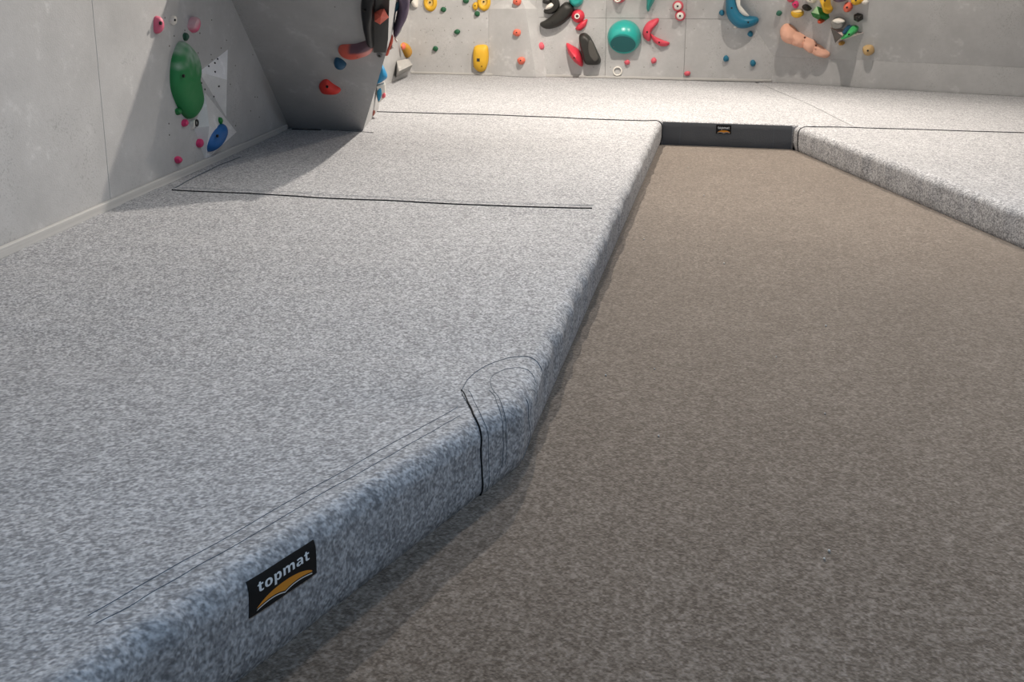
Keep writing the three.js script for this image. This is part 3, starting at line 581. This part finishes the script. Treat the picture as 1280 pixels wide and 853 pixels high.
// ---- angled right wall
{
  const { g, o } = place('climbing_hold', 'long lumpy peach hold slanting down the angled wall', 'climbing hold', undefined, R, 1004, 52, 0.003);
  const lobes = [[[975, 40], [976, 34], [981, 31], [988, 33], [995, 40], [998, 48], [995, 55], [985, 54], [978, 49]], [[990, 38], [998, 42], [1006, 48], [1008, 56], [1004, 60], [997, 58], [990, 55], [988, 46]],
    [[1004, 48], [1012, 50], [1019, 55], [1020, 63], [1015, 67], [1008, 63], [1003, 57]], [[1014, 56], [1022, 57], [1030, 63], [1036, 69], [1034, 73], [1025, 72], [1016, 68], [1012, 62]]];
  const dp = [0.18, 0.16, 0.15, 0.12];
  lobes.forEach((l, i) => mesh('lobe', puffGeo(l.map(p => local(R, ...p, o, 0.06)), dp[i], { bump: 0.02, p: 2.5, n: 36 }), peach, g));
  for (const [x, y] of [[1006, 47], [1020, 57]]) { const q = local(R, x, y, o, 0.12); bolt(g, q[0], q[1], 0.12, 0.012, plastic(0x7a3b28)); }
}
knob(R, 973.5, 17, 3.4, 3.6, 0.06, plastic(0x2f6b58), 'small dull green foothold on the angled wall near the corner', undefined, { bolt: false });
{ const h = hold(R, [[989, 14], [996, 13.5], [1003, 14.5], [1003.5, 19], [999, 22], [993, 21.5], [989, 18]], 0.1, yellow, 'small yellow bowl shaped hold under pink holds on the angled wall', { bolt: false, top: 0.4 }); const t = [[989.5, 14.3], [996, 13], [1003, 14.5], [996, 16.3]].map(p => local(R, ...p, h.org, 0.06)); mesh('lip', puffGeo(t, 0.06, {}), plastic(0xecd79a), h.g).position.z = 0.03; }
knob(R, 994, 6, 4, 4.5, 0.08, hot, 'small magenta hold above the yellow bowl shaped hold', undefined, {});
knob(R, 988, -1, 5, 4, 0.08, pink, 'pale pink hold at the corner side of the magenta hold', undefined, {});
hold(R, [[1002, 8], [1006, 6], [1011, 8], [1014, 12], [1011, 14], [1005, 12]], 0.09, black, 'black oval hold between yellow and green holds on the angled wall', { boltPx: [1007, 9] });
hold(R, [[1007, -4], [1013, -5], [1019, -3], [1019, 3], [1014, 4], [1008, 1]], 0.1, white, 'white hold above the black oval hold on the angled wall', { boltPx: [1013, -1] });
{ // green volume with pale facets, yellow hold on it
  const gr = plastic(0x1f7d38), pale = plastic(0xa9cfa2, 0.7);
  volume(R, [[1013.5, 15.5, 0.002], [1021, 8, 0.002], [1034, 12, 0.002], [1037, 22, 0.002], [1029, 28, 0.002], [1016, 21, 0.002], [1024, 18, 0.17]], [[0, 1, 6], [1, 2, 6], [2, 3, 6], [3, 4, 6], [4, 5, 6], [5, 0, 6]], [pale, gr, gr, gr, gr, gr], 'green faceted volume with one pale facet on the angled wall');
  hold(R, [[1025, -6], [1033, -7], [1036, 2], [1037, 8], [1039.5, 13], [1036, 18], [1031, 16], [1029, 9], [1027, 2]], 0.2, yellow, 'yellow upright hold mounted over the green faceted volume', { boltPx: [1032, 0] });
  knob(R, 1026, 26.5, 4, 2.8, 0.16, orange, 'small orange chip at the lower tip of the green volume', undefined, { bolt: false });
}
hold(R, [[1040, -3], [1047, -6], [1056, -5], [1060, -1], [1052, 2.5], [1044, 2]], 0.12, purple, 'dull purple hold high on the angled wall', { boltPx: [1050, -2] });
hold(R, [[1054, 8], [1057, 4], [1062, 4], [1065, 8], [1063, 14], [1057, 15.5], [1054, 12]], 0.1, coral, 'coral lumpy hold below the purple hold on the angled wall', { boltPx: [1059, 9], bump: 0.03 });
hold(R, [[1063, 1], [1068, -4], [1076, -4], [1078, 2], [1073, 6], [1067, 6]], 0.12, yellow, 'round yellow hold high on the angled wall beside the coral hold', { boltPx: [1070, 0] });
knob(R, 1081, 3, 4, 2.8, 0.08, white, 'white hold at the outer side of the round yellow hold', undefined, { bolt: false });
hold(R, [[1067, 19], [1071, 17], [1078, 19], [1078, 25], [1073, 28], [1067, 25]], 0.1, black, 'dark grey blocky hold above the white and green volume', { boltPx: [1072, 21], smooth: false });
{ const h = hold(R, [[1040, 26], [1041, 24.5], [1048, 23], [1055, 25], [1056, 28], [1055, 33], [1048, 35], [1041, 33]], 0.13, grey, 'short grey drum shaped hold with a white top', { bolt: false, top: 0.5, p: 4 }); const t = [[1040, 26.5], [1048, 23], [1056, 27], [1048, 29.5]].map(p => local(R, ...p, h.org, 0.1)); mesh('white_top', puffGeo(t, 0.05, {}), white, h.g).position.z = 0.09; }
{ // white triangular volume with green and blue holds
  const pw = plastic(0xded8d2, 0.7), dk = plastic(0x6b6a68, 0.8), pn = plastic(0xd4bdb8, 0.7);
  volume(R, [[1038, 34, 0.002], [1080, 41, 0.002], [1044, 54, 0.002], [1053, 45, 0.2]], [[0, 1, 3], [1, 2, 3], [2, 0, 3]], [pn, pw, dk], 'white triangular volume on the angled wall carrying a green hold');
  hold(R, [[1050, 47], [1056, 40], [1064, 37], [1068, 39], [1067, 44], [1062, 48], [1054, 51], [1048, 52]], 0.24, plastic(0x46b96a, 0.5), 'bright green hold lying across the white triangular volume', { boltPx: [1062, 42], lean: 0.8 });
  knob(R, 1055.5, 41, 4, 3.2, 0.26, plastic(0x1f4f6e), 'navy knob on the bright green hold', undefined, { bolt: false, lean: 0.85 });
  knob(R, 1051.5, 54.5, 3.6, 2.4, 0.1, plastic(0xb98a3e), 'small ochre chip under the white triangular volume', undefined, { bolt: false });
}
hold(R, [[1078, 60], [1084, 57], [1090, 58], [1092, 66], [1086, 70], [1080, 68]], 0.1, plastic(0xc9a877, 0.7), 'sand coloured hold low on the angled wall below the white triangular volume', { boltPx: [1085, 63] });

// ---- left wall
hold(LW, [[226, 53], [232, 52], [243, 60], [251, 72], [253, 88], [251, 100], [255, 116], [258, 130], [252, 143], [242, 149], [232, 143], [222, 129], [214, 110], [213, 90], [216, 72]], 0.085, vc(0.6), 'big green kidney shaped hold with white chalk at its top on the left wall',
  { aslant: 0.65, n: 90, rings: 16, bolt: true, boltPx: [228, 95], boltDepth: 0.98, p: 2.6, top: 0.2, bump: 0.008, paint: (x, y, z) => { const k = ss(0.08, 0.24, y + (vnoise(x * 18, y * 18, 81) - 0.5) * 0.22 + (x > 0.02 ? 0.05 : 0)) * (0.25 + 0.75 * vnoise(x * 40 + 3, y * 40, 82)); const a = [0.012, 0.2, 0.055], b = [0.5, 0.55, 0.52]; return a.map((v, i) => v + (b[i] - v) * k * 0.75); } });
knob(LW, 232.5, 46, 4, 5, 0.03, plastic(0x2c5b48), 'small dull green foothold just above the big green hold', undefined, { bolt: false });
knob(LW, 223, 139.5, 4.2, 4.6, 0.03, plastic(0x1d7a3f), 'small green foothold beside the lower end of the big green hold', undefined, { bolt: false });
knob(LW, 273, 151.5, 5.2, 5, 0.06, plastic(0x178a3c), 'small bright green hold touching the blue hold on the left wall', undefined, { bolt: false });
hold(LW, [[256, 168], [262, 160], [272, 155], [280, 155], [282, 163], [277, 175], [268, 186], [259, 190], [254, 184], [254, 175]], 0.1, plastic(0x1a62a6, 0.5), 'blue rounded hold on the pale kite shaped volume', { boltPx: [270, 170], p: 2.6, lean: 0.5 });
for (const [x, y, rx, ry, l] of [[231.5, 154, 4.5, 4.6, 'small magenta foothold next to the narrow white hold'], [250, 179, 4.6, 5.6, 'small magenta foothold touching the blue rounded hold'], [223, 200, 5, 4.8, 'small magenta foothold just above the strip at the wall foot']]) knob(LW, x, y, rx, ry, 0.035, hot, l, 'magenta footholds on the left wall', { bolt: false });
{ const h = knob(LW, 243, 30.5, 8, 10, 0.06, vc(0.6), 'pink rounded hold with pale chalk above the big green hold', undefined, { boltPx: [248, 27], boltDepth: 0.8, n: 40, rings: 12, paint: (x, y, z) => { const k = ss(-0.02, 0.05, y - x * 0.6) * (0.5 + 0.5 * vnoise(x * 50, y * 50, 83)); return [0.75 + 0.0 * k, 0.14 + 0.45 * k, 0.26 + 0.35 * k]; } }); }
hold(LW, [[193, 22], [199, 20], [203, 26], [203, 37], [199, 42], [193, 40]], 0.05, plastic(0xdf6a86), 'pink oval hold on the left wall level with a white disc hold', { boltPx: [200, 29] });
{ const h = knob(LW, 217, 25, 5, 6, 0.03, white, 'white disc hold with a pink rim on the left wall', undefined, { boltPx: [218, 25] }); }
{ const h = knob(LW, 241.5, 155.5, 3.4, 6.2, 0.03, white, 'narrow white hold with a black ring below the big green hold', undefined, { bolt: false }); ringOn(h.g, 0, 0.01, 0.03, 0.02, black, 'black_ring'); }
{ // pale faceted volumes; the lit facets are painted lighter than the rest
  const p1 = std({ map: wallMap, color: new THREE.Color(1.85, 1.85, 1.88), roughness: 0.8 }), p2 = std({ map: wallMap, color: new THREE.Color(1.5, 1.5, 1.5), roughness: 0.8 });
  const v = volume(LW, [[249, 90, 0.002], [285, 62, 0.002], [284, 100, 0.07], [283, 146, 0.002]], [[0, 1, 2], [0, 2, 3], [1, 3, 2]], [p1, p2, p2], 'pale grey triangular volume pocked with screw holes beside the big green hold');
  const hs = [[270, 83], [277, 79], [274, 90], [281, 74], [278, 108], [266, 112], [277, 121], [262, 104], [272, 128]]; for (const [x, y] of hs) { const l = local(LW, x, y, v.org, 0.06); const m = mesh('screw_hole', boltGeo, holeDark, v.g); m.position.set(l[0], l[1], 0); m.scale.set(0.007, 0.007, 0.01); 
    // lift to the facet
    const q = V(l[0], l[1], 1), d = V(0, 0, -1); const rc = new THREE.Raycaster(q, d); let best = 0.0; for (const f of v.g.children) { if (f.name !== 'facet') continue; const c = new THREE.Mesh(f.geometry, new THREE.MeshBasicMaterial({ side: THREE.DoubleSide })); c.updateMatrixWorld(); for (const i of rc.intersectObject(c)) best = Math.max(best, i.point.z); } m.position.z = best; }
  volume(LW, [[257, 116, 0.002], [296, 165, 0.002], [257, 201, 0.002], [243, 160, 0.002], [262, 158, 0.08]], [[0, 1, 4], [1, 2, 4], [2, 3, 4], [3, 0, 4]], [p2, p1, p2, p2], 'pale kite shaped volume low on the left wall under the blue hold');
}
// ---- prow panel
{
  const tip = vc(0.6);
  hold(PW, [[421, 66], [424, 61], [434, 60], [445, 59], [455, 56], [463, 56], [464, 68], [455, 72], [444, 75], [433, 75], [425, 72]], 0.085, tip, 'long coral hold with a dark purple band on the overhanging prow', { n: 70, rings: 14, boltPx: [446, 70], boltDepth: 0.9, lean: 0.5, paint: (x, y, z) => { const t = x + 0.3 * y; const band = ss(0.0, 0.02, y - 0.01 - 0.12 * x) * (1 - ss(0.1, 0.13, y)) * ss(-0.06, -0.02, x); const pale = ss(0.0, 0.12, x); const a = [0.72 + 0.05 * pale, 0.13 + 0.2 * pale, 0.09 + 0.2 * pale], b = [0.1, 0.075, 0.11]; return a.map((v, i) => v + (b[i] - v) * band * 0.9); } });
  hold(PW, [[417, 77], [420, 74], [426, 76], [432, 82], [430, 86], [423, 85], [418, 81]], 0.07, plastic(0x1d5273), 'small blue hold under the long coral hold on the prow', { bolt: false });
  hold(PW, [[398, 109], [403, 102], [408, 101], [416, 107], [425, 113], [424, 117], [414, 118], [402, 116]], 0.065, plastic(0xdf3c34, 0.5), 'red wedge shaped hold alone on the overhanging prow', { boltPx: [409, 108], boltDepth: 0.96 });
  // black bar and dark glossy strip near the prow's edge
  hold(PW, [[454, -6], [467, -6], [467, 30], [466, 60], [462, 58], [457, 42], [454, 28]], 0.1, plastic(0x17181a, 0.4), 'long black hold running up the prow beside the dark glossy strip', { bolt: true, boltPx: [456, 12], n: 60, p: 3, lean: 0.3 });
  volume(PW, [[467, -8, 0.03], [487, -8, 0.03], [485, 50, 0.03], [482, 66, 0.03], [467, 66, 0.03], [467, -8, 0], [487, -8, 0], [485, 50, 0], [482, 66, 0], [467, 66, 0]], [[0, 1, 2, 3, 4], [0, 4, 9, 5], [4, 3, 8, 9], [3, 2, 7, 8], [2, 1, 6, 7]], plastic(0x4a4947, 0.25), 'dark glossy strip volume along the edge of the prow');
  volume(PW, [[468, 16, 0.04], [475, 12, 0.05], [480, 11, 0.05], [486, 22, 0.05], [475, 31, 0.04], [468, 27, 0.04], [476, 21, 0.13]], [[0, 1, 6], [1, 2, 6], [2, 3, 6], [3, 4, 6], [4, 5, 6], [5, 0, 6]], plastic(0xe06a58, 0.55), 'salmon faceted hold on the dark glossy strip', { name: 'climbing_hold', cat: 'climbing hold' });
  { const { g } = place('climbing_hold', 'grey bolt ring at the lower end of the glossy strip', 'climbing hold', undefined, PW, 475, 67, -0.02); mesh('ring', new THREE.TorusGeometry(0.018, 0.005, 8, 24), steel, g); mesh('socket', boltGeo, holeDark, g).scale.set(0.012, 0.012, 0.01); }
}
// ---- holds on the hidden flank of the prow, seen edge on
{
  const WE = wallEdge(V().copy(E1).lerp(Tb, 0.35)), WF = wallEdge(V().copy(PB).lerp(Bb, 0.6));
  const both = { both: true, bolt: false, lean: 0 };
  hold(WE, [[499, -8], [511, -8], [511, 8], [508, 22], [501, 36], [493, 47], [492, 42], [495, 26], [498, 10]], 0.12, purple, 'large dull purple hold on the flank of the prow', both);
  hold(WE, [[490, 17], [493, 5], [498, 2], [499, 8], [495, 15]], 0.05, plastic(0x215a72), 'small dark blue hold beside the large purple hold', both);
  hold(WE, [[481, 69], [484, 58], [489, 42], [491, 44], [491, 52], [487, 62], [484, 70]], 0.06, plastic(0xd25a46), 'thin red orange hold along the edge of the prow', both);
  hold(WE, [[493, 49], [503, 32], [503, 36], [496, 47]], 0.03, white, 'thin white sliver hold under the large purple hold', both);
  hold(WE, [[487, 62], [489, 53], [493, 59], [490, 62]], 0.05, white, 'white pointed chip beside the red orange edge hold', { ...both, smooth: false });
  hold(WE, [[493.5, 47], [497.5, 52], [496, 53.5], [493.5, 50]], 0.02, white, 'tiny white peg below the white sliver hold', both);
  hold(WF, [[470, 105], [472, 92], [477, 80], [481, 86], [484, 96], [479, 101]], 0.1, plastic(0x1f7fae, 0.45), 'bright blue pointed hold sticking out low on the flank of the prow', both);
  const h = hold(WF, [[469.5, 107], [481, 103], [481.5, 112], [482, 121], [473, 128], [470.5, 118]], 0.06, white, 'white volume with blue and pink marks low on the flank of the prow', { ...both, smooth: false, top: 0.6, p: 4, name: 'climbing_volume', cat: 'climbing volume' });
  const bl = [[472, 113], [476, 110], [477, 119], [473.5, 127], [472, 122]].map(p => local(WF, ...p, h.org, 0.06)); mesh('blue_mark', puffGeo(bl, 0.02, {}), plastic(0x1f86ad), h.g).position.z = 0.055;
  const pk = [[478, 118], [481, 116], [482, 121], [478, 123]].map(p => local(WF, ...p, h.org, 0.06)); mesh('pink_mark', puffGeo(pk, 0.02, {}), pink, h.g).position.z = 0.055;
  hold(WF, [[461, 143], [465, 137], [469, 139], [467, 144], [462, 146]], 0.06, plastic(0xb0685a, 0.7), 'dull coral hold at the foot of the prow', both);
}
// ---- narrow stretch of left wall behind the prow
{
  const W2 = LW;
  const h = hold(W2, [[501, 57], [505, 53], [511, 57], [515, 66], [513, 71], [509, 72], [504, 64]], 0.07, plastic(0xc8932a), 'amber hold with a coral end on the wall behind the prow', { bolt: false, lean: 0.5 });
  const q = local(W2, 504.5, 58, h.org, 0.06); mesh('coral_end', domeGeo(0.045, 0.04), coral, h.g).position.set(q[0], q[1], 0.05);
  const st = std({ map: wallMap, color: new THREE.Color(0.9, 0.88, 0.84), roughness: 0.9 });
  volume(W2, [[496, 76, 0.002], [495, 97, 0.002], [513, 87, 0.002], [512, 74, 0.002], [499, 89, 0.16], [516, 81, 0.16], [510, 73.5, 0.1]], [[0, 4, 6], [4, 5, 6], [0, 1, 4], [1, 2, 5, 4], [2, 3, 6, 5]], st, 'grey stone textured block volume in the corner behind the prow');
}
// ---- rows of bolt holes in the back wall and left wall, too small to tell apart
function holes(w, name, list, parent) {
  const gs = list.map(([px, py]) => { const p = hitPlane(px, py, w.p0, w.n); const g = new THREE.CylinderGeometry(0.0055, 0.0055, 0.004, 8).rotateX(Math.PI / 2); g.applyMatrix4(basis(w, p)); return g; });
  const m = mesh(name, mergeGeometries(gs), holeGrey, parent); m.userData.kind = 'stuff';
}
{
  const a = []; for (let x = 527; x < 612; x += 15) for (let y = 8; y < 90; y += 15) a.push([x + (((y - 8) / 15) % 2) * 7 - y * 0.03, y]);
  for (let x = 690; x < 960; x += 21) for (let y = 12; y < 92; y += 24) if (hash(x, y, 5) > 0.35) a.push([x + (((y - 12) / 24) % 2) * 10, y]);
  holes(B, 'bolt_holes', a, wb);
  const c = []; for (let k = 0; k < 40; k++) { const x = 205 + hash(k, 1, 6) * 130, y = 8 + hash(k, 2, 6) * 165; if (y < 205 - (x - 197) * 0.42 && x < 290 + y * 0.4) c.push([x, y]); }
  holes(LW, 'bolt_holes', c, wl);
  const d = []; for (let k = 0; k < 26; k++) { const x = 325 + hash(k, 3, 6) * 125, y = 5 + hash(k, 4, 6) * 140; if (x > 300 + y * 0.42) d.push([x, y]); }
  holes(PW, 'bolt_holes', d, wp);
}
// ---- strip where the left wall meets the mat, and at the foot of the back wall
const bl_ = struct('baseboard_left', 'pale grey strip along the foot of the left wall', 'baseboard');
{
  const a = V(leftX(1.0), 0, 1.0), b = V(leftX(-8.0), 0, -8.0), len = a.distanceTo(b), m = mesh('strip', new RoundedBoxGeometry(len, 0.055, 0.03, 2, 0.006), paintPale, bl_);
  m.applyMatrix4(basis(LW, a.clone().lerp(b, 0.5).addScaledVector(LW.n, 0.017).setY(MAT + 0.022)));
}
const bb_ = struct('baseboard_back', 'worn pale strip along the foot of the back wall', 'baseboard');
mesh('strip', new RoundedBoxGeometry(4.66, 0.03, 0.012, 2, 0.004), paintPale, bb_).position.set(-1.845, MAT + 0.016, ZB + 0.008);
// ---- chalk crumbs
{
  const gs = []; const spots = [[1032, 408], [1031, 518], [818, 462], [823, 546], [970, 447], [1030, 700], [1036, 690], [805, 300], [905, 330], [880, 245], [956, 216], [1005, 240], [860, 210], [757, 470]];
  for (const [x, y] of spots) { const p = onY(x, y, 0); const g = new THREE.IcosahedronGeometry(0.0035 + hash(x, y, 9) * 0.0025, 0); g.translate(p.x, 0.003, p.z); gs.push(g); }
  const m = new THREE.Mesh(mergeGeometries(gs), std({ color: 0xd9d4cc, roughness: 1 })); m.name = 'chalk_crumbs'; m.castShadow = m.receiveShadow = true; m.userData = { kind: 'stuff', label: 'scattered white chalk crumbs on the walkway carpet', category: 'crumbs' }; scene.add(m);
}

// ------------------------------------------------------------------ ceiling lamps, with the added fill lamps
for (const l of LAMPS) {
  const g = thing('ceiling_lamp', l.label, 'lamp');
  g.position.set(l.at[0], CEIL, l.at[1]);
  const c = new THREE.Color(...l.color), drop = l.aim ? 0.13 : 0;
  const dark = std({ color: 0x222222, roughness: 0.5 });
  mesh('bracket', new THREE.CylinderGeometry(0.03, 0.05, drop + 0.04, 16), dark, g).position.y = -(drop + 0.04) / 2;
  // the head hangs from the bracket and looks along its own -y
  const d = l.aim ? V(l.aim[0] - l.at[0], -CEIL, l.aim[1] - l.at[1]).normalize() : V(0, -1, 0);
  const h = mesh('housing', new THREE.LatheGeometry([[0, 0], [0.16, 0], [0.17, -0.02], [0.17, -0.1], [0.155, -0.115], [0.15, -0.1], [0, -0.1]].map(p => new THREE.Vector2(...p)), 40), dark, g);
  h.position.y = -drop; h.quaternion.setFromUnitVectors(V(0, -1, 0), d);
  mesh('lens', new THREE.CylinderGeometry(0.148, 0.148, 0.006, 40), std({ color: 0xffffff, emissive: c, emissiveIntensity: 4 }), h).position.y = -0.104;
  const s = new THREE.SpotLight(c, l.cd, 0, l.cone, l.soft ?? 0.35, 2); s.position.set(0, -0.13, 0); s.target.position.set(0, -3, 0); h.add(s); h.add(s.target);
  s.castShadow = true; s.shadow.radius = l.size; s.shadow.mapSize.set(1024, 1024);
}
renderer.render(scene, camera);
